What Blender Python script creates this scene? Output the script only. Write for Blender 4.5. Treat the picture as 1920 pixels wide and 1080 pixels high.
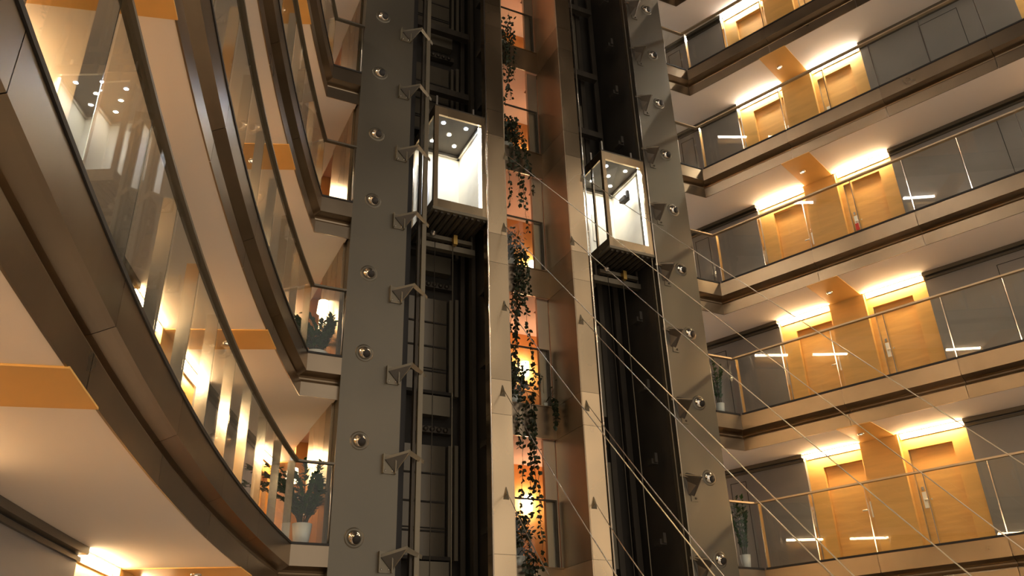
import bpy, math, random
from mathutils import Vector, Matrix
random.seed(7)
SC = bpy.context.scene
for o in list(bpy.data.objects): bpy.data.objects.remove(o)
COL = SC.collection

# ------------------------------------------------------------------ camera
F_PX, TH, RO = 1588.62, 0.47215, 0.03042
R0 = Vector((1, 0, 0)); U0 = Vector((0, -math.sin(TH), math.cos(TH))); F0 = Vector((0, math.cos(TH), math.sin(TH)))
Rs = R0*math.cos(RO) - U0*math.sin(RO); Us = R0*math.sin(RO) + U0*math.cos(RO)
cd = bpy.data.cameras.new('camera'); cam = bpy.data.objects.new('camera', cd); COL.objects.link(cam)
cd.sensor_width = 36; cd.lens = F_PX*36/1920; cd.clip_start = .05; cd.clip_end = 200
cam.matrix_world = Matrix(((Rs.x, Us.x, -F0.x, 0), (Rs.y, Us.y, -F0.y, 0), (Rs.z, Us.z, -F0.z, 0), (0, 0, 0, 1)))
SC.camera = cam

# ------------------------------------------------------------------ world and exposure
w = bpy.data.worlds.new('world'); SC.world = w; w.use_nodes = True
w.node_tree.nodes['Background'].inputs[0].default_value = (1.0, .87, .72, 1)
w.node_tree.nodes['Background'].inputs[1].default_value = .52
vs = SC.view_settings; vs.view_transform = 'Standard'; vs.look = 'None'; vs.gamma = 1; vs.use_curve_mapping = False
vs.exposure = 0.72

# light colours (level -1 .. 5, warm at the bottom, whiter higher up)
STRIP_COL = {-1: (1, .72, .40), 0: (1, .70, .37), 1: (1, .70, .38), 2: (1, .74, .45), 3: (1, .88, .70), 4: (1, .92, .82), 5: (1, .8, .6)}
STRIP_POW = {-1: 48, 0: 48, 1: 46, 2: 48, 3: 50, 4: 52, 5: 40}

# ------------------------------------------------------------------ plan frames
ANG = math.radians(26.38); O = Vector((-2.485, 13.0))
UA = Vector((math.cos(ANG), math.sin(ANG))); NB = Vector((UA.y, -UA.x))
def W(a, b, z): q = O + UA*a + NB*b; return Vector((q.x, q.y, z))
H = 3.0; LIP = 2.39; CEIL = .72
def lip(k): return LIP + H*k
# right gallery: s along the edge from the corner, t depth away from the void
RC = Vector((4.571, 16.456)); RA = math.radians(-41.5)
RE = Vector((math.cos(RA), math.sin(RA))); RM = Vector((-RE.y, RE.x))
def PR(s, t, z): q = RC + RE*s + RM*t; return Vector((q.x, q.y, z))
# left gallery: gently curved edge, s from the corner towards the near end
def lx(y): return -1.139 - .304*y + .0104*y*y
_tab = []; _s = 0; _y = 12.55
while _y > -4: _tab.append((_s, _y)); _s += math.hypot(.02, lx(_y) - lx(_y - .02)); _y -= .02
_s = 0; _y = 12.55; _neg = []
while _y < 18: _y += .02; _s -= math.hypot(.02, lx(_y) - lx(_y - .02)); _neg.append((_s, _y))
_tab = _neg[::-1] + _tab
def PL(s, t, z):
    lo, hi = 0, len(_tab) - 1
    while hi - lo > 1:
        m = (lo + hi)//2
        if _tab[m][0] <= s: lo = m
        else: hi = m
    f = (s - _tab[lo][0])/(_tab[hi][0] - _tab[lo][0]); y = _tab[lo][1] + f*(_tab[hi][1] - _tab[lo][1])
    d = -.304 + .0208*y; L = math.hypot(1, d)
    return Vector((lx(y) - t/L, y + t*d/L, z))

# ------------------------------------------------------------------ materials
def mat(name, col, rough=.5, metal=0, noise=0, nscale=(8, 8, 8), bump=0, spec=.5, emit=None, es=0, island=0):
    m = bpy.data.materials.new(name); m.use_nodes = True; nt = m.node_tree; b = nt.nodes['Principled BSDF']
    b.inputs['Base Color'].default_value = (*col, 1); b.inputs['Roughness'].default_value = rough
    b.inputs['Metallic'].default_value = metal; b.inputs['Specular IOR Level'].default_value = spec
    if emit: b.inputs['Emission Color'].default_value = (*emit, 1); b.inputs['Emission Strength'].default_value = es
    if noise or bump:
        tc = nt.nodes.new('ShaderNodeTexCoord'); mp = nt.nodes.new('ShaderNodeMapping'); mp.inputs['Scale'].default_value = nscale
        nz = nt.nodes.new('ShaderNodeTexNoise'); nz.inputs['Scale'].default_value = 1; nz.inputs['Detail'].default_value = 0.0 if bump else 4
        nt.links.new(tc.outputs['Object'], mp.inputs[0]); nt.links.new(mp.outputs[0], nz.inputs[0])
        if noise:
            mr = nt.nodes.new('ShaderNodeMapRange'); mr.inputs[1].default_value = .3; mr.inputs[2].default_value = .7
            mr.inputs[3].default_value = 1 - noise; mr.inputs[4].default_value = 1 + noise
            mx = nt.nodes.new('ShaderNodeVectorMath'); mx.operation = 'SCALE'; mx.inputs[0].default_value = col
            nt.links.new(nz.outputs[0], mr.inputs[0])
            if island:      # each sheet of cladding has its own finish
                ge = nt.nodes.new('ShaderNodeNewGeometry'); mi = nt.nodes.new('ShaderNodeMapRange'); mi.inputs[3].default_value = 1 - island; mi.inputs[4].default_value = 1 + island
                mm = nt.nodes.new('ShaderNodeMath'); mm.operation = 'MULTIPLY'; nt.links.new(ge.outputs['Random Per Island'], mi.inputs[0]); nt.links.new(mi.outputs[0], mm.inputs[0]); nt.links.new(mr.outputs[0], mm.inputs[1]); nt.links.new(mm.outputs[0], mx.inputs['Scale'])
            else: nt.links.new(mr.outputs[0], mx.inputs['Scale'])
            nt.links.new(mx.outputs[0], b.inputs['Base Color'])
            mr2 = nt.nodes.new('ShaderNodeMapRange'); mr2.inputs[3].default_value = rough*.8; mr2.inputs[4].default_value = min(1, rough*1.2)
            nt.links.new(nz.outputs[0], mr2.inputs[0]); nt.links.new(mr2.outputs[0], b.inputs['Roughness'])
        if bump:
            bp = nt.nodes.new('ShaderNodeBump'); bp.inputs['Strength'].default_value = bump; bp.inputs['Distance'].default_value = .02
            nt.links.new(nz.outputs[0], bp.inputs['Height']); nt.links.new(bp.outputs[0], b.inputs['Normal'])
    return m
M = {}
M['ceil'] = mat('painted_plaster', (.84, .78, .72), .8)
M['grey'] = mat('grey_wall_paint', (.24, .225, .215), .42, 0, .06, (1.5, 1.5, 1.5))
M['stone'] = mat('pale_stone', (.62, .56, .48), .35, 0, .06, (.6, .6, .6))
M['roof'] = mat('dark_roof', (.06, .05, .045), .8)
M['carpet'] = mat('carpet', (.26, .21, .17), .95, 0, .2, (30, 30, 30))
M['wood'] = mat('maple_veneer', (.78, .45, .13), .45, 0, .08, (1.2, 1.2, 9))
M['wooddoor'] = mat('maple_door_veneer', (.74, .41, .12), .4, 0, .1, (1.5, 1.5, 12))
M['fascia'] = mat('brushed_steel_fascia', (.30, .235, .165), .3, 1, .12, (1.1, 1.1, 1.1), 0, island=.12)
M['steel'] = mat('brushed_steel_cladding', (.47, .355, .225), .27, 1, .14, (1.6, 1.6, .8), .10, island=.32)
M['steelr'] = mat('dull_brushed_steel', (.50, .40, .28), .45, 1, .14, (1.4, 1.4, .9), .1, island=.3)
M['spanel'] = mat('satin_steel_panel', (.155, .138, .108), .45, .8, .08, (.9, .9, .5), .06)
M['satin'] = mat('satin_steel', (.62, .58, .52), .3, 1)
M['polish'] = mat('polished_steel', (.85, .82, .76), .12, 1)
M['handle'] = mat('bright_satin_steel', (.85, .83, .78), .45, .6)
M['dark'] = mat('black_channel', (.015, .012, .01), .6)
M['shaft'] = mat('dark_shaft_steel', (.07, .058, .044), .5, .5, .25, (3, 3, 1))
M['shaftbg'] = mat('shaft_lining', (.03, .025, .019), .75, .1, .3, (2, 2, 1))
M['smoke'] = mat('smoked_door_glass', (.13, .11, .08), .2, .3)
M['rail'] = mat('rail_steel', (.19, .165, .12), .45, .6)
M['brass'] = mat('yellow_brass', (.55, .35, .10), .35, 1)
M['orange'] = mat('orange_wall_paint', (.90, .38, .10), .6)
M['pink'] = mat('peach_ceiling_paint', (.80, .52, .38), .8)
M['cream'] = mat('cream_laminate', (.88, .83, .70), .35, 0, .05, (4, 4, 4))
M['white'] = mat('white_ceramic', (.8, .78, .74), .35)
M['leaf'] = mat('dark_leaf', (.035, .085, .02), .4, 0, .4, (9, 9, 9))
M['leaf2'] = mat('vine_leaf', (.022, .032, .012), .5, 0, .4, (9, 9, 9))
M['stem'] = mat('stem', (.05, .05, .02), .7)
M['soil'] = mat('soil', (.03, .02, .012), .95)
M['red'] = mat('red_card', (.75, .04, .03), .5)
M['lens'] = mat('lamp_lens', (1, 1, 1), .3, 0, emit=(1, .85, .6), es=1.2)
def emis(name, col, s): return mat(name, (0, 0, 0), .5, emit=col, es=s)
for k in range(-1, 6): M['strip%d' % k] = emis('tube_light_%d' % (k + 2), STRIP_COL[k], STRIP_POW[k])
M['cablamp'] = emis('cab_downlight', (1, .93, .8), 420)
M['cablampb'] = emis('cab_downlight_blue', (.55, .70, 1), 420)
M['cabside'] = emis('cab_corner_light', (1, .95, .88), 7)
M['shade'] = emis('lamp_shade_glow', (1, .78, .45), 4.5)
M['sconce'] = emis('landing_lamp_glow', (1, .80, .55), 36)
def glassmat(name, tint, k):
    m = bpy.data.materials.new(name); m.use_nodes = True; nt = m.node_tree; nt.nodes.clear()
    o = nt.nodes.new('ShaderNodeOutputMaterial'); mx = nt.nodes.new('ShaderNodeMixShader'); t = nt.nodes.new('ShaderNodeBsdfTransparent'); g = nt.nodes.new('ShaderNodeBsdfGlossy')
    ge = nt.nodes.new('ShaderNodeNewGeometry'); dt = nt.nodes.new('ShaderNodeVectorMath'); dt.operation = 'DOT_PRODUCT'
    nt.links.new(ge.outputs['Normal'], dt.inputs[0]); nt.links.new(ge.outputs['Incoming'], dt.inputs[1])
    def mth(op, x, y=None):
        q = nt.nodes.new('ShaderNodeMath'); q.operation = op
        for i, v in enumerate((x, y)):
            if v is None: continue
            if isinstance(v, (int, float)): q.inputs[i].default_value = v
            else: nt.links.new(v, q.inputs[i])
        return q.outputs[0]
    one = mth('SUBTRACT', 1.0, mth('ABSOLUTE', dt.outputs['Value'])); fac = mth('MULTIPLY', mth('ADD', .04, mth('MULTIPLY', mth('POWER', one, 5.0), .9)), k)
    t.inputs[0].default_value = (*tint, 1); g.inputs['Roughness'].default_value = .0
    nt.links.new(fac, mx.inputs[0]); nt.links.new(t.outputs[0], mx.inputs[1]); nt.links.new(g.outputs[0], mx.inputs[2]); nt.links.new(mx.outputs[0], o.inputs[0])
    return m
M['glass'] = glassmat('clear_glass', (.95, .97, .96), .75)
M['cabglass'] = glassmat('cab_glass', (.97, .98, .98), .8)

# ------------------------------------------------------------------ mesh builder
class MB:
    def __init__(s): s.v = []; s.f = []; s.sm = []
    def add(s, vs, fs, smooth=False):
        n = len(s.v); s.v += [Vector(v) for v in vs]; s.f += [tuple(i + n for i in f) for f in fs]; s.sm += [smooth]*len(fs); return s
    def hexa(s, c):   # c: 4 bottom then 4 top
        return s.add(c, [(3, 2, 1, 0), (4, 5, 6, 7), (0, 1, 5, 4), (1, 2, 6, 5), (2, 3, 7, 6), (3, 0, 4, 7)])
    def box(s, P, a0, a1, b0, b1, z0, z1, n=1):
        for i in range(n):
            p, q = a0 + (a1 - a0)*i/n, a0 + (a1 - a0)*(i + 1)/n
            s.hexa([P(p, b0, z0), P(q, b0, z0), P(q, b1, z0), P(p, b1, z0), P(p, b0, z1), P(q, b0, z1), P(q, b1, z1), P(p, b1, z1)])
        return s
    def cbox(s, P, a0, a1, b0, b1, z0, z1, n=1):   # one closed box following a curve
        r = [(b0, z0), (b1, z0), (b1, z1), (b0, z1)]; return s.sweep(P, [a0 + (a1 - a0)*i/n for i in range(n + 1)], r, True, True)
    def sweep(s, P, ss, prof, closed=False, caps=False, smooth=False):
        m = len(prof); vs = [P(u, t, z) for u in ss for t, z in prof]; fs = []
        for i in range(len(ss) - 1):
            for j in range(m if closed else m - 1):
                j2 = (j + 1) % m; fs.append((i*m + j, i*m + j2, (i + 1)*m + j2, (i + 1)*m + j))
        s.add(vs, fs, smooth)
        if caps: n = len(s.v) - len(vs); s.f.append(tuple(n + j for j in range(m))[::-1]); s.f.append(tuple(n + (len(ss) - 1)*m + j for j in range(m))); s.sm += [False, False]
        return s
    def prism(s, poly, z0, z1):
        n = len(poly); return s.add([(p[0], p[1], z0) for p in poly] + [(p[0], p[1], z1) for p in poly], [tuple(range(n))[::-1], tuple(range(n, 2*n))] + [(i, (i + 1) % n, n + (i + 1) % n, n + i) for i in range(n)])
    def tube(s, pts, r, seg=8, caps=True):
        pts = [Vector(p) for p in pts]; rs = r if isinstance(r, (list, tuple)) else [r]*len(pts); vs = []
        for i, p in enumerate(pts):
            d = (pts[min(i + 1, len(pts) - 1)] - pts[max(i - 1, 0)]).normalized()
            x = d.cross(Vector((0, 0, 1)));  x = x.normalized() if x.length > .05 else Vector((1, 0, 0)); y = d.cross(x)
            for j in range(seg): a = 2*math.pi*j/seg; vs.append(p + (x*math.cos(a) + y*math.sin(a))*rs[i])
        fs = [(i*seg + j, i*seg + (j + 1) % seg, (i + 1)*seg + (j + 1) % seg, (i + 1)*seg + j) for i in range(len(pts) - 1) for j in range(seg)]
        n = len(s.v); s.add(vs, fs, True)
        if caps: s.f += [tuple(n + j for j in range(seg))[::-1], tuple(n + (len(pts) - 1)*seg + j for j in range(seg))]; s.sm += [False, False]
        return s
    def lathe(s, c, ax, prof, seg=20):   # prof: (radius, distance along ax)
        c = Vector(c); ax = Vector(ax).normalized(); x = ax.cross(Vector((0, 0, 1))); x = x.normalized() if x.length > .05 else Vector((1, 0, 0)); y = ax.cross(x)
        vs = [c + ax*h + (x*math.cos(2*math.pi*j/seg) + y*math.sin(2*math.pi*j/seg))*r for r, h in prof for j in range(seg)]
        return s.add(vs, [(i*seg + j, i*seg + (j + 1) % seg, (i + 1)*seg + (j + 1) % seg, (i + 1)*seg + j) for i in range(len(prof) - 1) for j in range(seg)], True)
    def mesh(s, name, m, off=Vector((0, 0, 0)), bevel=False):
        me = bpy.data.meshes.new(name); me.from_pydata([v - off for v in s.v], [], s.f); me.polygons.foreach_set('use_smooth', s.sm); me.materials.append(M[m] if isinstance(m, str) else m); me.update()
        if len(me.polygons) < 20000:
            import bmesh
            bm = bmesh.new(); bm.from_mesh(me); bmesh.ops.recalc_face_normals(bm, faces=bm.faces); bm.to_mesh(me); bm.free()
        return me
def absloc(o):
    v = Vector(o.location)
    while o.parent: o = o.parent; v += Vector(o.location)
    return v
def part(name, mb, m, parent, label=None):
    o = bpy.data.objects.new(name, mb.mesh(name, m, absloc(parent))); o.parent = parent; COL.objects.link(o)
    if label: o['label'] = label
    return o
def thing(name, label, cat, loc, group=None):
    o = bpy.data.objects.new(name, None); COL.objects.link(o); o.location = loc; o.empty_display_size = .1
    o['label'] = label; o['category'] = cat
    if group: o['group'] = group
    return o
def solo(name, mb, m, label, cat, loc, group=None):
    loc = Vector(loc); o = bpy.data.objects.new(name, mb.mesh(name, m, loc)); o.location = loc; COL.objects.link(o)
    o['label'] = label; o['category'] = cat
    if group: o['group'] = group
    return o
def struct(name, mb, m, label=None):
    o = bpy.data.objects.new(name, mb.mesh(name, m)); COL.objects.link(o); o['kind'] = 'structure'
    if label: o['label'] = label
    return o
def dup(o, loc=None, rz=None, label=None):
    c = o.copy(); COL.objects.link(c)
    if loc is not None: c.location = loc
    if rz is not None: c.rotation_euler[2] = rz
    if label: c['label'] = label
    def kids(src, dst):
        for ch in [x for x in bpy.data.objects if x.parent == src]:
            d = ch.copy(); COL.objects.link(d); d.parent = dst; kids(ch, d)
    kids(o, c); return c
RANK = ['lowest', 'second', 'third', 'fourth', 'fifth', 'sixth']
def gal(side, k): return '%s %s gallery' % (RANK[k], side) if 0 <= k < 5 else ('bottom %s corridor below the galleries' % side if k < 0 else 'topmost %s gallery' % side)
SMAX = {'left': 14.6, 'right': 11.0}
WT = {'left': 1.42, 'right': 1.28}
PF = {'left': PL, 'right': PR}
AE = {'left': (-.37, -.99), 'right': (7.23, 7.83)}    # gallery return: panel edge, corner (in facade a)
LEVELS = {'left': range(-1, 6), 'right': range(0, 6)}

# ------------------------------------------------------------------ slabs: floors and ceilings
def miter(side, t, zz):
    if side == 'left':
        c = W(-.99, 0, 0); p = W(-.99, -t, 0)
        d1 = -UA; q = PL(0, t, 0); dd = (PL(.2, t, 0) - PL(0, t, 0)).xy.normalized()
    else:
        p = W(7.83, -t, 0); d1 = UA; q = PR(0, t, 0); dd = RE
    # intersect the facade-parallel line through p with the gallery-parallel line through q
    den = d1.x*dd.y - d1.y*dd.x; r = q.xy - p.xy; u = (r.x*dd.y - r.y*dd.x)/den
    c = p.xy + d1*u; return Vector((c.x, c.y, zz))
def outline(side, inset):
    P = PF[side]; wt = WT[side]; smax = SMAX[side]; n = 36
    pts = [P(smax*i/n, inset, 0) for i in range(n, -1, -1)]
    # pull the corner back along the facade
    if side == 'left':
        pts[-1] = miter(side, inset, 0)
        pts += [W(-.40, -inset, 0), W(-.40, -1.75, 0), W(-.40, -3.4, 0)]
        pts += [P(-4.6 + (smax + 4.6)*i/n, wt, 0) for i in range(0, n + 1)]
    else:
        pts[-1] = miter(side, inset, 0)
        pts += [W(7.26, -inset, 0), W(7.26, -1.75, 0), W(7.26, -2.6, 0)]
        pts += [P(-1.6 + (smax + 1.6)*i/4, wt, 0) for i in range(0, 5)]
    return [(p.x, p.y) for p in pts]
MIDP = [W(a, b, 0) for a, b in ((-.40, -3.4), (7.26, -2.6), (7.26, -1.75), (4.13, -1.75), (4.13, -1.02), (2.71, -1.02), (2.71, -1.75), (-.40, -1.75))]
MIDP = [(p.x, p.y) for p in MIDP]
FASC = [(0, 0), (0, -.30), (.03, -.333), (.08, -.357), (.12, -.375), (.165, -.39), (.175, -.415), (.16, -.445), (.12, -.462), (.092, -.475), (.085, -.49), (.085, -.722), (.10, -.722)]
tr = 0
def fascia(side, k):
    global tr
    P = PF[side]; z = lip(k); mb = MB(); smax = SMAX[side]; n = int(smax/2.06) + 1
    prof = [(t, z + d - .02) if i < 2 else (t, z + d) for i, (t, d) in enumerate(FASC)]
    a0, a1 = AE[side]; sg = 1 if side == 'right' else -1
    # the return along the facade, mitred into the long edge
    def PF2(a, t, zz):
        return W(a, -t, zz)
    for i in range(n):
        u0 = i*2.06 + (0 if i == 0 else .004); u1 = min((i + 1)*2.06 - .004, smax); N = 8 if side == 'left' else 1
        ss = [u0 + (u1 - u0)*j/N for j in range(N + 1)]
        vs = []
        def Pm(u, t, zz):
            if u == 0: return miter(side, t, zz)
            return P(u, t, zz)
        mb.sweep(Pm, ss, prof)
    def Pr(u, t, zz): return W(a0, -t, zz) if u else miter(side, t, zz)
    mb.sweep(Pr, [0, 1], prof)
    tr += 1
    struct('trim_%d' % tr, mb, 'fascia', 'brushed steel fascia edge of the ' + gal(side, k))
    d = MB(); zz = z - .02     # dark glazing channel with a steel lip
    N = 30 if side == 'left' else 1
    d.sweep(lambda u, t, q: P(u, t, q), [smax*j/N for j in range(N + 1)], [(-.012, zz), (-.012, zz + .035), (.05, zz + .035), (.05, zz)], True, True)
    d.box(W, a0, a1, -.05, .012, zz, zz + .035)
    tr += 1; struct('trim_%d' % tr, d, 'dark')
for side in ('left', 'right'):
    for k in LEVELS[side]:
        z = lip(k); o1 = outline(side, .03); o2 = outline(side, .27); o3 = outline(side, .09)
        struct('floor', MB().prism(o1, z - .28, z), 'carpet', 'dark carpeted floor of the ' + gal(side, k))
        struct('ceiling', MB().prism(o2, z - .70, z - .29).prism(o3, z - .718, z - .70), 'ceil', 'pale plaster ceiling under the ' + gal(side, k))
        fascia(side, k)
for k in range(-1, 6):
    z = lip(k)
    struct('floor', MB().prism(MIDP, z - .28, z), 'carpet'); struct('ceiling', MB().prism(MIDP, z - .63, z - .29), 'pink')
gf = MB().prism([(-12, -8), (16, -8), (16, 24), (-12, 24)], -3.9, -3.61); struct('floor', gf, 'stone', 'pale stone ground floor of the atrium')  # out of view; pale colour chosen to bounce light onto the ceilings
struct('ceiling', MB().prism([(-12, -8), (16, -8), (16, 24), (-12, 24)], 21.5, 21.8), 'roof', 'dark roof over the atrium')  # out of view, added so upward reflections in the steel go dark

# ------------------------------------------------------------------ gallery back walls with door portals
DN = [0]
PAIRS = {'left': (-6.2, 0, 6.2), 'right': (0, 6.2)}
def portal_ranges(side):
    out = []
    for off in PAIRS[side]:
        for i, (a, b) in enumerate(((.56, 1.73), (2.46, 3.67))): out.append((off + a, off + b, off, i))
    return [r for r in out if r[1] < SMAX[side]]
def handle(parent, P, s, t, z, flip):
    h = MB(); h.box(P, s - .036, s + .036, t - .014, t, z - .14, z + .16)
    h.tube([P(s, t - .012, z), P(s, t - .055, z), P(s + flip*.13, t - .055, z)], .016, 8)
    return part('door_handle', h, 'handle', parent, 'polished steel lever handle on a long plate')
for side in ('left', 'right'):
    P = PF[side]; wt = WT[side]; smax = SMAX[side]; smin = -4.4 if side == 'left' else -1.6
    for k in LEVELS[side]:
        z0 = lip(k); z1 = z0 + H - CEIL; rng = sorted(portal_ranges(side)); mb = MB(); cur = smin
        segs = []
        for a, b, off, i in rng: segs.append((cur, a, off, i)); cur = b
        segs.append((cur, smax, None, 0))
        wd = MB(); nn = lambda a, b: max(1, int((b - a)/.5)) if side == 'left' else 1
        for a, b, off, i in segs:
            if i == 1: wd.cbox(P, a, b, wt - .02, wt + .2, z0, z1, nn(a, b))   # wood pier between the doors
            elif b > a: mb.cbox(P, a, b, wt, wt + .2, z0, z1, nn(a, b))
        struct('wall_%s' % side, mb, 'grey', 'grey painted back wall of the ' + gal(side, k))
        pw = struct('wall_%s' % side, wd, 'wood', 'honey maple pier between two room doors on the ' + gal(side, k))
        # metal cornice channel where grey wall meets ceiling
        cn = MB()
        for a, b, off, i in segs:
            if i != 1 and b > a: cn.cbox(P, a, b, wt - .10, wt - .001, z1 - .075, z1, nn(a, b)); cn.cbox(P, a, b, wt - .035, wt - .001, z1 - .14, z1 - .095, nn(a, b))
        tr += 1; struct('trim_%d' % tr, cn, 'spanel')
        for a, b, off, i in rng:
            DN[0] += 1
            d = bpy.data.objects.new('door_%d' % DN[0], None); COL.objects.link(d); d['kind'] = 'structure'
            d.location = P((a + b)/2, wt, z0)
            d['label'] = 'maple room door, %s door of its pair, on the %s' % (('left' if (i == 0) == (side == 'right') else 'right'), gal(side, k))
            da, db = (.89, 1.68) if i == 0 else (2.56, 3.36); da += off; db += off; dz = z0 + 1.97
            r = wt + .09
            pn = MB(); pn.cbox(P, a, da, r, r + .16, z0, z1, 1); pn.cbox(P, db, b, r, r + .16, z0, z1, 1); pn.cbox(P, da, db, r, r + .16, dz, z1, 1)
            part('portal_panel', pn, 'wood', d)
            lf = MB().cbox(P, da + .004, db - .004, r + .09, r + .13, z0, dz, 1); lo = part('door_leaf', lf, 'wooddoor', d)
            hs = db - .075 if i == 0 else da + .075
            hd = handle(lo, P, hs, r + .09, z0 + 1.02, -1 if i == 0 else 1)
            if side == 'right' and k in (0, 1, 2):
                part('card_reader', MB().box(P, hs - .02, hs + .02, r + .065, r + .09, z0 + 1.2, z0 + 1.27), 'polish', lo)
            jb = MB()      # steel jamb strip beside the handle
            q0, q1 = (db - .004, db + .001) if i == 0 else (da - .001, da + .004)
            jb.box(P, q0, q1, r + .005, r + .09, z0, dz); part('jamb_strip', jb, 'satin', d)
            # tube light at the head of the portal
            c = MB(); c.cbox(P, a + .05, b - .05, wt - .02, wt + .05, z1 - .075, z1 - .022, 3)
            t = thing('tube_light', 'glowing tube light over the %s door of the %s' % (('left' if (i == 0) == (side == 'right') else 'right'), gal(side, k)), 'light', P((a + b)/2, wt, z1 - .05), 'tube lights over the room doors')
            if off: t['label'] = 'glowing tube light, %s %s pair, %s' % ('first of the' if i == 0 else 'second of the', 'nearer' if off > 0 else 'farthest', gal(side, k))
            part('light_tube', c, 'strip%d' % k, t)
            hh = MB().cbox(P, a + .03, b - .03, wt + .055, wt + .075, z1 - .1, z1, 3); hh.cbox(P, a + .03, b - .03, wt - .02, wt + .055, z1 - .02, z1 - .002, 3); part('light_housing', hh, 'white', t)
        # flush service doors in the grey wall
        if side == 'right':
            for a, b in ((4.95, 5.75), (-1.15, -.78)):
                DN[0] += 1; g = MB()
                for q in ((a, a + .012, z0, z0 + 2.0), (b - .012, b, z0, z0 + 2.0), (a, b, z0 + 1.988, z0 + 2.0)): g.box(P, q[0], q[1], wt - .004, wt, q[2], q[3])
                o = struct('door_%d' % DN[0], g, 'dark', 'flush grey service door outline on the ' + gal(side, k))
        # wood ceiling band with downlight between the doors
        zc = lip(k + 1) - CEIL
        if k < 5:
            for off in PAIRS[side]:
                if off + 2.4 > smax: continue
                bd = MB().cbox(P, off + 1.78, off + 2.42, .075, wt - .02, zc - .012, zc + .001, 2 if side == 'left' else 1); tr += 1
                struct('trim_%d' % tr, bd, 'wood', 'honey maple ceiling band over the ' + gal(side, k))
                if off == 0:
                    L = P(off + 2.0, .68, zc - .012)
                    t = thing('downlight', 'small round downlight in the maple ceiling band, ' + gal(side, k), 'light', L, 'downlights in the maple ceiling bands')
                    part('trim_ring', MB().lathe(L, (0, 0, -1), [(.062, 0), (.06, .012), (.042, .016), (.036, .002)]), 'satin', t)
                    part('lamp_lens', MB().lathe(L, (0, 0, -1), [(.037, .004), (.02, .012), (.0, .014)]), 'lens', t)

# red door tag on the third gallery
P = PR; tg = MB().cbox(PR, 2.60, 2.67, 1.28 + .09 + .05, 1.28 + .09 + .062, lip(2) + .82, lip(2) + .98)
solo('door_tag', tg, 'red', 'red tag hanging on the right room door of the third right gallery', 'tag', PR(2.635, 1.43, lip(2) + .82))

# ------------------------------------------------------------------ glass balustrades
HR = 1.22
def balustrade(side, k):
    P = PF[side]; z = lip(k); smax = SMAX[side]; a0, a1 = AE[side]
    t = thing('glass_balustrade', 'clear glass balustrade with steel fins, ' + gal(side, k), 'railing', miter(side, .03, z))
    n = int(smax/1.03)
    for i in range(n):
        g = MB().cbox(P, i*1.03 + .02, (i + 1)*1.03 - .008, .018, .028, z + .012, z + HR - .02, 1)
        part('glass_pane', g, 'glass', t)
        if i or True:
            u = i*1.03 + (.012 if i == 0 else .006)
            f = MB().box(P, u - .008, u + .008, .03, .14, z + .002, z + HR - .02); part('fin', f, 'polish', t)
    s0, s1 = sorted((a0, a1)); m = MB().box(W, s0 + .03, s1 - .03, -.03, -.02, z + .012, z + HR - .02); part('glass_pane', m, 'glass', t, 'short end pane beside the shaft wall')
    e = MB().tube([W(a0 + (.02 if side == 'right' else -.02), -.025, z), W(a0 + (.02 if side == 'right' else -.02), -.025, z + HR)], .012, 8); part('end_post', e, 'satin', t)
    hr = MB(); N = 30 if side == 'left' else 1
    hw = (-.01, .065)
    Pm = lambda u, tt, zz: miter(side, tt, zz) if u == 0 else P(u, tt, zz)
    hr.sweep(Pm, [smax*j/N for j in range(N + 1)], [(hw[0], z + HR - .02), (hw[1], z + HR - .02), (hw[1], z + HR + .012), (hw[0], z + HR + .012)], True, True)
    Pq = lambda u, tt, zz: miter(side, tt, zz) if u == 0 else W(a0, -tt, zz)
    hr.sweep(Pq, [0, 1], [(hw[0], z + HR - .02), (hw[1], z + HR - .02), (hw[1], z + HR + .012), (hw[0], z + HR + .012)], True, True)
    part('handrail', hr, 'spanel' if side == 'left' else 'steelr', t)
for side in ('left', 'right'):
    for k in range(0, 5): balustrade(side, k)

# ------------------------------------------------------------------ lift shaft front: walls, columns
ZB, ZT = -.6, 17.6
NF = [0]
def wname(): NF[0] += 1; return 'wall_front_%d' % NF[0]
for nm, a0, a1 in (('left', -.37, .66), ('right', 6.20, 7.23)):
    mb = MB()
    mb.box(W, a0, a1, -.25, 0, ZB, ZT); o = struct('wall_shaft_%s' % nm, mb, 'spanel', 'tall satin steel wall panel beside the %s lift shaft' % nm)
    # return wall of steel panels closing the gallery end, going back from the front wall
    x0, x1 = (-.40, -.37) if nm == 'left' else (7.23, 7.26)
    r = MB()
    for k in range(-1, 6):
        for b0, b1 in ((-.26, -.62), (-.63, -1.02), (-1.03, -1.75)): r.box(W, x0 - .02, x1 + .02, b1, b0, lip(k) + .0, lip(k) + H - .63)
        r.box(W, x0, x1, -1.75, -.25, lip(k) - .7, lip(k))
    struct('wall_side_%s' % nm, r, 'steel', 'brushed steel side wall at the end of the %s galleries' % nm)
def column(nm, a0, a1, side):
    mb = MB()
    for k in range(-1, 6):
        z = lip(k)
        mb.box(W, a0, a1, -.22, 0, z + .003, z + H - .643); mb.box(W, a0, a1, -.22, 0, z - .637, z - .003)
    struct('wall_column_%s' % nm, mb, 'steel', 'narrow brushed steel column %s' % side)
    struct('wall_core_%s' % nm, MB().box(W, a0 + .004, a1 - .004, -.215, -.004, ZB, ZT), 'dark')
column('left', 2.30, 2.69, 'between the left shaft and the landings'); column('right', 4.15, 4.52, 'between the landings and the right shaft')
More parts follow.
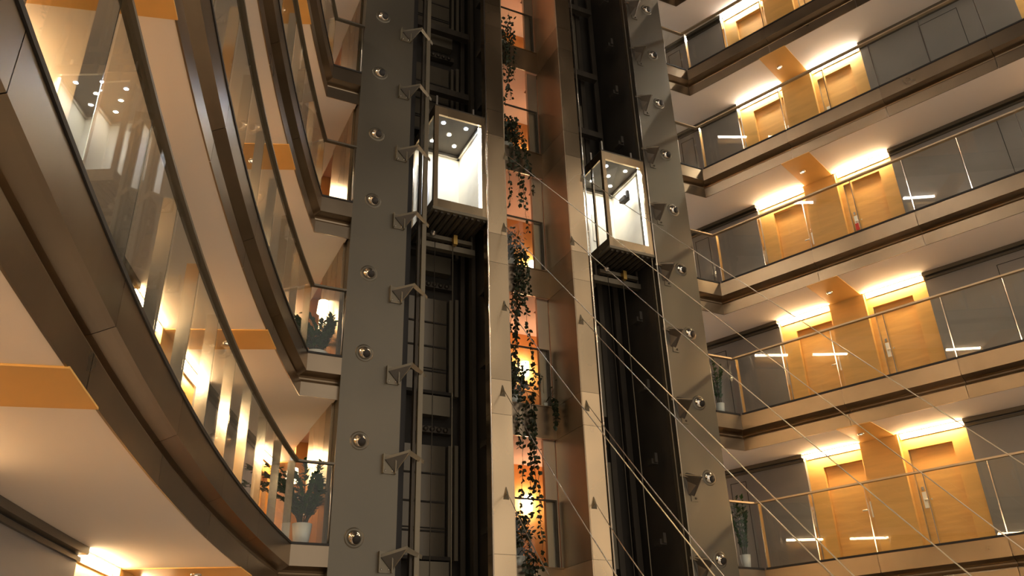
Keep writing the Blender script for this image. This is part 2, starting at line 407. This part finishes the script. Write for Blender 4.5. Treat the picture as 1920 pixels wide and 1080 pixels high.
# landing bay side walls (brushed) and jamb strip
sd = MB(); jb = MB()
for k in range(-1, 6):
    z = lip(k)
    for za, zb in ((z + .003, z + H - .643), (z - .637, z - .003)):
        sd.box(W, 4.13, 4.15, -1.06, -.004, za, zb); sd.box(W, 2.69, 2.71, -1.06, -.004, za, zb)
    jb.box(W, 3.87, 4.13, -1.16, -1.08, z, z + H - .64)
struct('wall_bay_side', sd, 'steelr', 'brushed steel side walls of the landing bay between the columns'); struct('wall_bay_jamb', jb, 'satin', 'pale steel jamb strip beside the landing openings')
lw = MB()
for k in range(-1, 6):
    z = lip(k); tr += 1
    struct('trim_%d' % tr, MB().box(W, 2.71, 4.13, -1.02, -1.0, z - .64, z + .01).box(W, 2.71, 4.13, -1.0, -.985, z - .01, z + .012), 'fascia', 'steel slab edge of a lift landing')
    lw.box(W, -.4, 7.26, -3.0, -2.85, z, z + H - .63)
struct('wall_landing_back', lw, 'orange', 'orange painted back wall of the landings')
li = MB()
for k in range(-1, 6):
    z = lip(k); li.box(W, 4.20, 4.26, -1.75, -1.16, z, z + H - .63); li.box(W, 2.57, 2.69, -1.75, -1.0, z, z + H - .63)
struct('wall_landing_side', li, 'pink')
# shaft lining
sb = MB()
for a0, a1 in ((.66, 2.57), (4.27, 6.2)):
    sb.box(W, a0, a1, -1.72, -1.62, ZB, ZT)
sb.box(W, .60, .66, -1.72, -.25, ZB, ZT); sb.box(W, 6.20, 6.26, -1.72, -.25, ZB, ZT); sb.box(W, 2.5, 2.57, -1.62, -.22, ZB, ZT); sb.box(W, 4.27, 4.34, -1.62, -.22, ZB, ZT)
struct('wall_shaft_lining', sb, 'shaftbg', 'dark lining of the two lift shafts')
struct('wall_shaft_edge', MB().box(W, .66, .84, -.31, -.27, ZB, ZT), 'dark', 'black vertical strip beside the left shaft wall')  # shade of the open gap, put in as a black sheet
# landing rails
for k in range(0, 6):
    z = lip(k); zz = z + HR - .02
    t = thing('landing_railing', 'thin steel framed glass railing on the lift landing, level %s' % RANK[k], 'railing', W(3.4, -1.03, z))
    r = MB().box(W, 2.71, 4.07, -1.05, -1.02, zz - .018, zz + .012); part('handrail', r, 'shaft', t)
    part('post', MB().box(W, 4.03, 4.07, -1.05, -1.02, z, zz - .018), 'shaft', t)
    part('glass_pane', MB().box(W, 2.73, 4.02, -1.042, -1.034, z + .03, zz - .02), 'glass', t)
# landing lamps
for k, (a, zz, po) in enumerate(((4.36, 1.55, 1), (4.4, 1.5, 1.0), (4.7, 1.1, 1.0), (4.72, 1.2, .8), (4.6, 1.2, .5))):
    c = W(a, -2.84, lip(k) + zz)
    t = thing('wall_lamp', 'glowing wall lamp on the orange wall behind the landing, level %s' % RANK[k], 'light', c)
    part('lamp_shade', MB().lathe(c + Vector((NB.x, NB.y, 0))*.09 - Vector((0, 0, .15)), (0, 0, 1), [(0, 0), (.075, 0), (.085, .3), (0, .3)]), 'sconce', t)
    part('bracket', MB().box(W, a - .03, a + .03, -2.85, -2.82, c.z - .05, c.z + .05), 'satin', t)

# ------------------------------------------------------------------ air nozzles on the shaft walls
def nozzle(c):
    ax = Vector((NB.x, NB.y, 0)); t = thing('air_nozzle', '', 'air nozzle', c)
    part('flange', MB().lathe(c, ax, [(.155, 0), (.147, .008), (.118, .014), (.108, .01), (.108, 0)], 28), 'spanel', t)
    prof = [(.108*math.cos(p), .01 + .075*math.sin(p)) for p in [i*math.pi/2/8 for i in range(7)]]
    aim = (ax + Vector((UA.x, UA.y, 0))*.22 + Vector((.0, -.0, -.5))).normalized()
    part('ball', MB().lathe(c, ax, prof + [(.045, .083), (0, .085)], 28), 'polish', t)
    part('bore', MB().lathe(c + aim*.035, aim, [(.05, .0), (.067, .060), (.062, .067), (0, .068)], 24), 'dark', t, 'black nozzle opening')
    return t
nz = nozzle(W(0, 0, 2.51)); NZ0 = Vector(nz.location); first = True
for nm, a, ks in (('left', 0.0, range(8)), ('right', 6.83, range(10))):
    for i in ks:
        lab = 'round chrome air nozzle on the %s shaft wall, number %s from the bottom' % (nm, ['one', 'two', 'three', 'four', 'five', 'six', 'seven', 'eight', 'nine', 'ten'][i])
        if first: nz['label'] = lab; nz['group'] = 'air nozzles on the shaft walls'; first = False
        else: dup(nz, W(a, 0, 2.51 + 1.5*i), label=lab)

# ------------------------------------------------------------------ rail brackets
def bracket(side):
    ax = -1 if side == 'right' else 1; a0 = .385 if side == 'left' else 6.47; z = 3.52
    def Q(a, b, zz): return W(a0 + ax*a, b, zz)
    t = thing('rail_bracket', '', 'bracket', Q(.11, 0, z))
    part('base_plate', MB().box(Q, 0, .22, 0, .018, z, z + .31), 'rail', t)
    tip = Q(.42, .14, z + .37)
    def bar(mb, p, q, w):
        d = (q - p); n_ = Vector((0, 0, 1)).cross(d).normalized()*w; u_ = Vector((0, 0, w))
        mb.hexa([p - u_ - n_*.3, p - u_ + n_*.3, q - u_ + n_*.3, q - u_ - n_*.3, p + u_ - n_*.3, p + u_ + n_*.3, q + u_ + n_*.3, q + u_ - n_*.3])
    for p_ in (Q(.03, .018, z + .24), Q(.205, .018, z + .03)):
        g = MB(); bar(g, p_, tip, .022); part('strut', g, 'rail', t)
    wb = MB().add([Q(.04, .02, z + .22), Q(.20, .02, z + .04), tip - Vector((0, 0, .02)), Q(.04, .035, z + .22), Q(.20, .035, z + .04)], [(0, 1, 2), (4, 3, 2), (0, 3, 4, 1), (0, 2, 3), (1, 4, 2)]); part('web_plate', wb, 'shaft', t)
    for u in (0, .20): part('flange', MB().box(Q, u, u + .02, .018, .07, z, z + .31), 'rail', t)
    arm = MB(); arm.add([Q(.40, .12, z + .30), Q(.40, .16, z + .38), Q(.44, .10, z + .38), Q(.74, -.12, z + .25), Q(.74, -.10, z + .31), Q(.76, -.13, z + .31)], [(0, 1, 2), (5, 4, 3), (0, 3, 4, 1), (1, 4, 5, 2), (2, 5, 3, 0)])
    part('arm', arm, 'rail', t)
    for u in (.05, .17): part('bolt', MB().lathe(Q(u, .018, z + .05), (NB.x, NB.y, 0), [(.014, 0), (.014, .012), (0, .012)], 8), 'satin', t)
    return t
def bracket_r():
    def Q(a, b, zz): return W(6.30 + a, b, zz)
    z = 5.09; t = thing('rail_bracket', '', 'bracket', Q(.1, 0, z))
    g = MB(); g.add([Q(-.08, .02, z + .42), Q(.0, .0, z + .05), Q(.12, .0, z + .02), Q(.10, .30, z + .30), Q(.16, .28, z + .34), Q(-.02, .05, z + .46)], [(0, 1, 2), (0, 2, 3), (3, 2, 4), (0, 3, 4, 5), (1, 0, 5), (1, 5, 4, 2)])
    part('gusset', g, 'shaft', t)
    part('arm', MB().hexa([Q(-.12, -.02, z + .40), Q(.14, .26, z + .30), Q(.17, .25, z + .30), Q(-.09, -.04, z + .40), Q(-.12, -.02, z + .45), Q(.14, .26, z + .37), Q(.17, .25, z + .37), Q(-.09, -.04, z + .45)]), 'rail', t)
    part('base_plate', MB().box(Q, .05, .20, 0, .012, z - .06, z + .06), 'spanel', t)
    part('bolt', MB().lathe(Q(.15, .012, z), (NB.x, NB.y, 0), [(.022, 0), (.022, .014), (0, .014)], 10), 'shaft', t)
    return t
N10 = ['one', 'two', 'three', 'four', 'five', 'six', 'seven', 'eight', 'nine', 'ten']
b0 = bracket('left')
for i in range(8):
    lab = 'grey triangular bracket beside the left shaft, number %s from the bottom' % N10[i]
    o = b0 if i == 1 else dup(b0, Vector(b0.location) + Vector((0, 0, 1.5*(i - 1)))); o['label'] = lab; o['group'] = 'brackets of the left shaft'
b1 = bracket_r()
for i in range(10):
    lab = 'dark triangular bracket beside the right shaft, number %s from the bottom' % N10[i]
    o = b1 if i == 2 else dup(b1, Vector(b1.location) + Vector((0, 0, 1.5*(i - 2)))); o['label'] = lab; o['group'] = 'brackets of the right shaft'

# ------------------------------------------------------------------ shaft fittings
def vert(name, label, cat, m, a0, a1, b0, b1, z0=ZB, z1=ZT):
    return solo(name, MB().box(W, a0, a1, b0, b1, z0, z1), m, label, cat, W((a0 + a1)/2, (b0 + b1)/2, z0))
vert('guide_rail', 'beige vertical guide rail just right of the left shaft brackets', 'rail', 'rail', .98, 1.06, -.12, -.05)
vert('guide_rail', 'thin dark vertical rail behind the beige guide rail of the left shaft', 'rail', 'shaft', .92, .965, -.2, -.1)
vert('guide_rail', 'dark brown vertical rail beside the lift car path at the right of the left shaft', 'rail', 'shaft', 2.29, 2.38, -1.42, -1.36)
vert('guide_rail', 'narrow dark rail against the right side of the left shaft', 'rail', 'shaft', 2.36, 2.44, -1.1, -.95)
vert('guide_rail', 'dark vertical rail against the left side of the right shaft', 'rail', 'shaft', 4.60, 4.68, -.5, -.4)
vert('guide_rail', 'brown vertical rail in the middle of the right shaft', 'rail', 'shaft', 5.55, 5.67, -1.42, -1.36)
vert('guide_rail', 'black vertical rail at the right of the right shaft', 'rail', 'shaft', 5.95, 6.08, -1.42, -1.36)
for lab, a, b, m, r in (('polished pipe along the left edge of the left column', 2.285, .02, 'polish', .018), ('polished pipe along the right edge of the right column', 4.55, .02, 'polish', .016),
                        ('dull pipe beside the right column', 4.60, -.04, 'rail', .014), ('bright pipe at the left edge of the right shaft wall', 6.187, .025, 'satin', .012), ('dull pipe at the left edge of the right shaft wall', 6.11, -.03, 'rail', .012)):
    solo('vertical_pipe', MB().tube([W(a, b, ZB), W(a, b, ZT)], r, 8), m, lab, 'pipe', W(a, b, ZB))
# landing doors of the lifts seen through the shaft, with header boxes
for nm, a0, a1 in (('left', 1.48, 2.06), ('right', 4.75, 5.35)):
    for k in range(-1, 5):
        z = lip(k) + .16; lv = 'level %s' % RANK[k] if k >= 0 else 'lowest level'
        t = thing('shaft_door', 'smoked glass lift door at the back of the %s shaft, %s' % (nm, lv), 'lift door', W((a0 + a1)/2, -1.5, z))
        part('glass_leaf', MB().box(W, a0 - .25, a1, -1.56, -1.54, z, z + 2.0), 'smoke', t)
        part('door_rail', MB().box(W, a0 - .25, a1, -1.54, -1.52, z + .44, z + .47).box(W, a0 - .25, a1, -1.54, -1.52, z + .50, z + .52).box(W, a0 - .25, a1, -1.54, -1.52, z + .95, z + .98).box(W, a0 - .25, a1, -1.54, -1.52, z + 1.46, z + 1.49), 'shaftbg', t)
        part('jamb', MB().box(W, a1 + .03, a1 + .09, -1.58, -1.46, z - .05, z + 2.0), 'rail', t)
        part('jamb', MB().box(W, a1 + .13, a1 + .20, -1.50, -1.40, z - .05, z + 2.0), 'rail', t)
        part('mullion', MB().box(W, a0 + .04, a0 + .08, -1.53, -1.50, z, z + 2.0), 'shaftbg', t)
        part('sill', MB().box(W, a0 - .3, a1 + .05, -1.6, -1.36, z - .06, z), 'shaftbg', t)
        hb = thing('door_header', 'grey header box over the door at the back of the %s shaft, %s' % (nm, lv), 'door header', W((a0 + a1)/2, -1.45, z - .46))
        part('cover', MB().box(W, a0 - .05, a1 + .03, -1.6, -1.4, z - .46, z - .08), 'rail', hb)
        op = MB().box(W, a0 - .05, a1 + .1, -1.6, -1.46, z - .78, z - .66)
        for q in range(5): op.lathe(W(a0 + .02 + q*.13, -1.44, z - .72), (NB.x, NB.y, 0), [(0, -.02), (.045, -.02), (.045, .03), (0, .03)], 10)
        part('door_gear', op, 'shaft', hb)
    for i, zz in enumerate((1.6, 4.6, 7.6, 13.0, 16.0)):
        pass
    for i, (zz) in enumerate((12.4, 14.2, 16.4)):
        solo('cross_beam', MB().box(W, a0 - .5, a1 + .5, -1.2, -1.05, zz, zz + .16), 'shaft', 'dark cross beam above the lift car in the %s shaft, number %s up' % (nm, N10[i]), 'beam', W(a0, -1.1, zz))
for nm, a0 in (('left', 2.42), ('right', 5.9)):
    for i in range(11):
        z = 1.3 + 1.5*i
        solo('rail_clip', MB().box(W, a0 - .06, a0 + .08, -.62, -.40, z, z + .1).box(W, a0 - .02, a0 + .04, -.40, -.34, z + .02, z + .2), 'shaftbg', 'black rail clip in the %s shaft, number %s from the bottom' % (nm, (N10 + ['eleven'])[i]), 'clip', W(a0, -.5, z), 'rail clips in the %s shaft' % nm)

# ------------------------------------------------------------------ lift cars
def lift_car(nm, A, z0):
    z1 = z0 + 2.4; D = 1.3; wd = 1.10
    def Q(a, b, z): return W(A + a, b, z)
    t = thing('lift_car', 'brightly lit glass lift car in the %s shaft' % nm, 'lift', Q(wd/2, -D/2, z0))
    fr = MB(); pw = .085
    for a in (0, wd - pw): fr.box(Q, a, a + pw, -pw, 0, z0, z1)
    fr.box(Q, 0, .03, -D, -D + .05, z0, z1); fr.box(Q, 0, .035, -.50, -.44, z0, z1)
    fr.box(Q, pw, wd - pw, -.05, -.002, z0, z0 + .19); fr.box(Q, pw, wd - pw, -.05, -.002, z1 - .2, z1)
    for a in (0, wd - .03): fr.box(Q, a, a + .03, -D, -pw, z0, z0 + .19).box(Q, a, a + .03, -D, -pw, z1 - .2, z1)
    part('frame', fr, 'steel', t)
    part('front_glass', MB().box(Q, pw, wd - pw, -.03, -.02, z0 + .19, z1 - .2), 'cabglass', t)
    part('side_glass', MB().box(Q, .01, .02, -D + .05, -pw, z0 + .19, z1 - .2), 'cabglass', t)
    wl = MB().box(Q, wd - .05, wd - .03, -D, -.28, z0 + .1, z1 - .1); part('side_wall', wl, 'cream', t)
    part('side_window', MB().box(Q, wd - .05, wd - .035, -.27, -.16, z0 + .19, z1 - .2), 'smoke', t)
    part('back_wall', MB().box(Q, .0, wd, -D - .03, -D, z0, z1), 'cream', t)
    dr = MB().box(Q, .12, .38, -D, -D + .02, z0 + .1, z1 - .55); part('car_door', dr, 'satin', t)
    part('control_panel', MB().box(Q, .45, .53, -D, -D + .015, z0 + .9, z0 + 1.6), 'satin', t)
    cl = MB().box(Q, .03, wd - .03, -D, -.05, z1 - .14, z1 - .12); part('car_ceiling', cl, 'shaft', t)
    part('cornice', MB().box(Q, wd - .10, wd - .05, -D, -.09, z1 - .22, z1 - .15).box(Q, .03, wd - .05, -D, -D + .06, z1 - .22, z1 - .15), 'satin', t)
    for i, (a, b) in enumerate(((.3, -.3), (.8, -.3), (.3, -.95), (.8, -.95), (.55, -.62))):
        c = Q(a, b, z1 - .142); q = part('ceiling_spot', MB().lathe(c, (0, 0, -1), [(.05, 0), (.045, .012), (.036, .012)], 16), 'satin', t)
        part('spot_lens', MB().lathe(c, (0, 0, -1), [(.037, .004), (0, .008)], 16), 'cablampb' if i == 0 or (i == 1 and nm == 'left') else 'cablamp', q)
    part('corner_light', MB().box(Q, wd - .115, wd - .095, -.11, -.085, z0 + .2, z1 - .2), 'cabside', t)
    fl = MB().box(Q, -.01, wd + .01, -D - .05, .005, z0 - .06, z0); part('floor_slab', fl, 'rail', t)
    rb = MB()
    for i in range(9): rb.box(Q, .04 + i*.125, .09 + i*.125, -D, -.03, z0 - .1, z0 - .06)
    part('underside_ribs', rb, 'shaft', t)
    part('sling_beam', MB().box(Q, -.05, wd + .02, -.75, -.62, z0 - .52, z0 - .4).box(Q, .1, wd - .05, -.7, -.6, z0 - .32, z0 - .24), 'rail', t)
    for a in (0, wd - .06): part('hanger', MB().box(Q, a, a + .05, -.72, -.64, z0 - .4, z0 - .06), 'shaft', t)
    part('safety_gear', MB().box(Q, .62, .70, -.6, -.5, z0 - .42, z0 - .22), 'brass', t)
    part('guide_shoe', MB().lathe(Q(.18, -.5, z0 - .3), (NB.x, NB.y, 0), [(0, 0), (.06, 0), (.06, .06), (.02, .06), (.02, .1), (0, .1)], 12), 'satin', t)
    for a, b, h in ((.05, -.04, .28), (.92, -.2, .32), (.02, -.47, .25)): part('roof_post', MB().box(Q, a - .018, a + .018, b - .018, b + .018, z1, z1 + h), 'satin', t)
    part('roof', MB().box(Q, 0, wd, -D, 0, z1, z1 + .03), 'shaft', t)
    for i, (a, b) in enumerate(((.62, -.55), (.25, -.55))):
        solo('travelling_cable', MB().tube([Q(a, b, ZB), Q(a, b, z0 - .42)], .011 if i == 0 else .008, 6), 'rail' if i == 0 else 'shaft', '%s cable hanging below the %s lift car' % (('pale', 'dark')[i], nm), 'cable', Q(a, b, ZB))
lift_car('left', 1.17, 8.70); lift_car('right', 5.065, 8.72)

# ------------------------------------------------------------------ stay cables and their hooks
CAB = [((-.026, 14.153, 10.283), (6.787, 7.492, -1.255)), ((1.266, 14.793, 8.599), (4.815, 7.108, -.352)), ((1.586, 14.952, 10.224), (6.708, 6.819, -.464)),
       ((-.098, 14.117, 8.551), (3.765, 7.306, -.26)), ((1.338, 14.829, 6.858), (2.735, 6.935, .572)), ((-.128, 14.102, 6.851), (2.554, 7.614, -.259)),
       ((1.332, 14.826, 5.11), (2.025, 7.284, .501)), ((1.341, 14.83, 3.332), (1.332, 7.534, .631)), ((-.195, 14.069, 5.171), (1.385, 7.724, .137)), ((-.175, 14.079, 3.365), (.487, 7.768, .677))]
CL = ['highest cable from the left column', 'highest cable from the middle of the right column', 'long cable crossing the right lift car', 'second cable from the left column', 'second cable from the right column',
      'third cable from the left column', 'third cable from the right column', 'lowest cable from the right column', 'fourth cable from the left column', 'lowest cable from the left column']
def sag(a, b, n=14):
    a, b = Vector(a), Vector(b); return [a.lerp(b, i/n) - Vector((0, 0, .06*math.sin(math.pi*i/n))) for i in range(n + 1)]
for (a, b), l in zip(CAB, CL):
    solo('stay_cable', MB().tube(sag(a, b), .0075, 6), 'satin', 'thin steel ' + l, 'cable', a)
    A = Vector(a); h = MB(); n = Vector((NB.x, NB.y, 0)); u = Vector((UA.x, UA.y, 0))
    base = A - n*.06
    h.add([base - u*.055 - Vector((0, 0, .09)), base + u*.055 - Vector((0, 0, .09)), base + u*.01 + Vector((0, 0, .12)), base - u*.01 + Vector((0, 0, .12)), A + n*.0 - Vector((0, 0, .02)) + u*.02, A - u*.02 - Vector((0, 0, .02))],
          [(3, 2, 1, 0), (0, 1, 4, 5), (1, 2, 4), (0, 5, 3), (2, 3, 5, 4)])
    solo('cable_anchor', h, 'rail', 'small wedge anchor of the ' + l, 'anchor', base)

# ------------------------------------------------------------------ plants
def leaf(mb, p, d, up, L, wd):
    d = d.normalized(); s = d.cross(up); s = s.normalized() if s.length > .01 else Vector((1, 0, 0)); n = s.cross(d)
    p1 = p + d*L*.35 + n*L*.06; p2 = p + d*L*.7 + n*L*.04
    mb.add([p, p1 + s*wd*.5, p2 + s*wd*.38, p + d*L, p2 - s*wd*.38, p1 - s*wd*.5, p1 - n*L*.03, p2 - n*L*.03], [(0, 1, 6), (1, 2, 7, 6), (2, 3, 7), (3, 4, 7), (4, 5, 6, 7), (5, 0, 6)])
def rv(s=1): return Vector((random.uniform(-s, s), random.uniform(-s, s), random.uniform(-s, s)))
def pot(t, c, r, h):
    part('pot', MB().lathe(c, (0, 0, 1), [(0, 0), (r*.72, 0), (r, h), (r*.9, h), (r*.86, h - .03), (0, h - .03)], 24), 'white', t)
    part('soil', MB().lathe(c, (0, 0, 1), [(r*.86, h - .028), (0, h - .02)], 16), 'soil', t)
def frond_plant(c, label, n, L, r, h, spread, up=1.0, leafsz=.075, lim=None):
    t = thing('potted_plant', label, 'plant', c); pot(t, c, r, h); fo = MB(); st = MB()
    for i in range(n):
        a = 2*math.pi*(i/n) + random.uniform(-.3, .3); d = Vector((math.cos(a), math.sin(a), 0)); ln = L*random.uniform(.7, 1.1); sp = spread*random.uniform(.3, 1.1)
        pts = [c + Vector((0, 0, h - .02)) + d*(r*.4 + sp*ln*(q/9)**1.6) + Vector((0, 0, up*ln*(q/9 - .28*(q/9)**2.4*sp*1.4))) for q in range(10)]
        if lim:
            for q in range(10):
                v = pts[q].xy - O; aa = min(max(v.dot(UA), lim[0]), lim[1]); bb = min(v.dot(NB), lim[2]); g = W(aa, bb, pts[q].z); pts[q] = pts[q].lerp(g, .93)
        st.tube(pts, [.008*(1 - .07*q) for q in range(10)], 5)
        for q in range(2, 10):
            dd = (pts[q] - pts[q - 1]).normalized(); s = dd.cross(Vector((0, 0, 1))).normalized()
            for sg in (-1, 1):
                for rep in (0, .35, .7): leaf(fo, pts[q] - dd*rep*.06, (s*sg + dd*.7 + rv(.25)), Vector((0, 0, 1)) + rv(.3), leafsz*random.uniform(.8, 1.2), leafsz*.5)
    part('stems', st, 'stem', t); part('foliage', fo, 'leaf', t); return t
frond_plant(W(-.72, -.33, lip(0)), 'bushy arching green plant in a white pot, lowest left gallery', 36, 1.15, .15, .34, 1.1, leafsz=.105, lim=(-1.6, -.56, -.14))
frond_plant(W(-.72, -.36, lip(1)), 'dark bushy plant in a low white pot, second left gallery', 34, .85, .2, .14, 1.1, leafsz=.10, lim=(-1.5, -.56, -.14))
frond_plant(W(7.60, -.20, lip(0)), 'tall upright leafy plant in a white pot, lowest right gallery', 11, 1.15, .1, .27, .22, leafsz=.085, lim=(7.36, 7.75, -.12))
frond_plant(W(7.50, -.18, lip(1)), 'tall thin plant in a white pot, second right gallery', 9, 1.1, .10, .24, .2, leafsz=.075, lim=(7.36, 7.75, -.12))
def vine(c, label, strands, bush, potsz=(.17, .2), name='trailing_plant'):
    t = thing(name, label, 'plant', c); pot(t, c, *potsz); fo = MB(); st = MB(); top = c + Vector((0, 0, potsz[1]))
    for i in range(bush):
        d = rv(); d.z = abs(d.z)*1.3; p = top + Vector((d.x*.30, d.y*.2, d.z*.55)); st.tube([top, (top + p)/2 + rv(.04), p], .004, 4)
        for q in range(6): leaf(fo, p + rv(.09), rv() + Vector((0, 0, -.4)), rv(), random.uniform(.07, .12), random.uniform(.05, .08))
    for (da, db, ln, dens) in strands:
        p = top.copy(); e = W(0, 0, 0)
        out = top + Vector((UA.x, UA.y, 0))*da + Vector((NB.x, NB.y, 0))*(.30 + db)
        pts = [top, (top + out)/2 + Vector((0, 0, .10)), out]
        q = out.copy(); drift = random.uniform(-.02, .02)
        while out.z - q.z < ln: q = q + Vector((random.uniform(-.02, .02) + drift*.3, random.uniform(-.02, .02), -.09)); pts.append(q.copy())
        st.tube(pts, .0045, 4)
        for j, p in enumerate(pts[2:]):
            for _ in range(dens if random.random() < .8 else 0):
                leaf(fo, p + rv(.02), Vector((random.uniform(-1, 1), random.uniform(-1, 1), -.6)), rv(), random.uniform(.07, .11), random.uniform(.05, .08))
    part('stems', st, 'stem', t); part('foliage', fo, 'leaf2', t); return t
ST = lambda n, lo, hi, a0, a1, dens=2: [(random.uniform(a0, a1), random.uniform(0, .1), random.uniform(lo, hi), dens) for _ in range(n)]
vine(W(3.28, -1.24, lip(4)), 'trailing vine in a pot on the fifth landing', ST(5, .6, 1.9, -.1, .2), 48)
vine(W(3.36, -1.24, lip(3)), 'dense dark trailing vine on the fourth landing', ST(8, .5, 2.7, -.15, .3), 105)
vine(W(3.36, -1.24, lip(2)), 'trailing vine in a white pot with a dark stem on the third landing', ST(6, 1.5, 3.2, -.05, .2, 3) + ST(3, .4, 1.2, .1, .35), 36)
vine(W(3.34, -1.24, lip(1)), 'trailing vine covering the railing on the second landing', ST(7, 1.0, 3.3, -.05, .28, 3), 64)
vine(W(3.34, -1.24, lip(0)), 'trailing vine spilling over the lowest landing', ST(7, .6, 2.0, -.1, .2, 3), 70)
vine(W(3.97, -1.13, lip(1)), 'small green hanging plant at the right end of the second landing', ST(4, .25, .5, .0, .12, 3), 10, (.07, .1))

# ------------------------------------------------------------------ lamps behind the plants on the left
for k, (a, b, z) in ((0, (-.62, -1.9, 3.75)), (1, (-.48, -1.2, 6.68))):
    c = W(a, b, lip(k)); t = thing('floor_lamp', 'glowing shaded floor lamp behind the plant, %s left gallery' % RANK[k], 'lamp', c)
    part('pole', MB().tube([c, Vector((c.x, c.y, z))], .012, 8), 'satin', t); part('base', MB().lathe(c, (0, 0, 1), [(0, 0), (.13, 0), (.12, .02), (0, .03)]), 'satin', t)
    part('lamp_shade', MB().lathe(Vector((c.x, c.y, z)), (0, 0, 1), [(0, 0), (.11, 0), (.09, .24), (0, .24)]), 'shade', t)
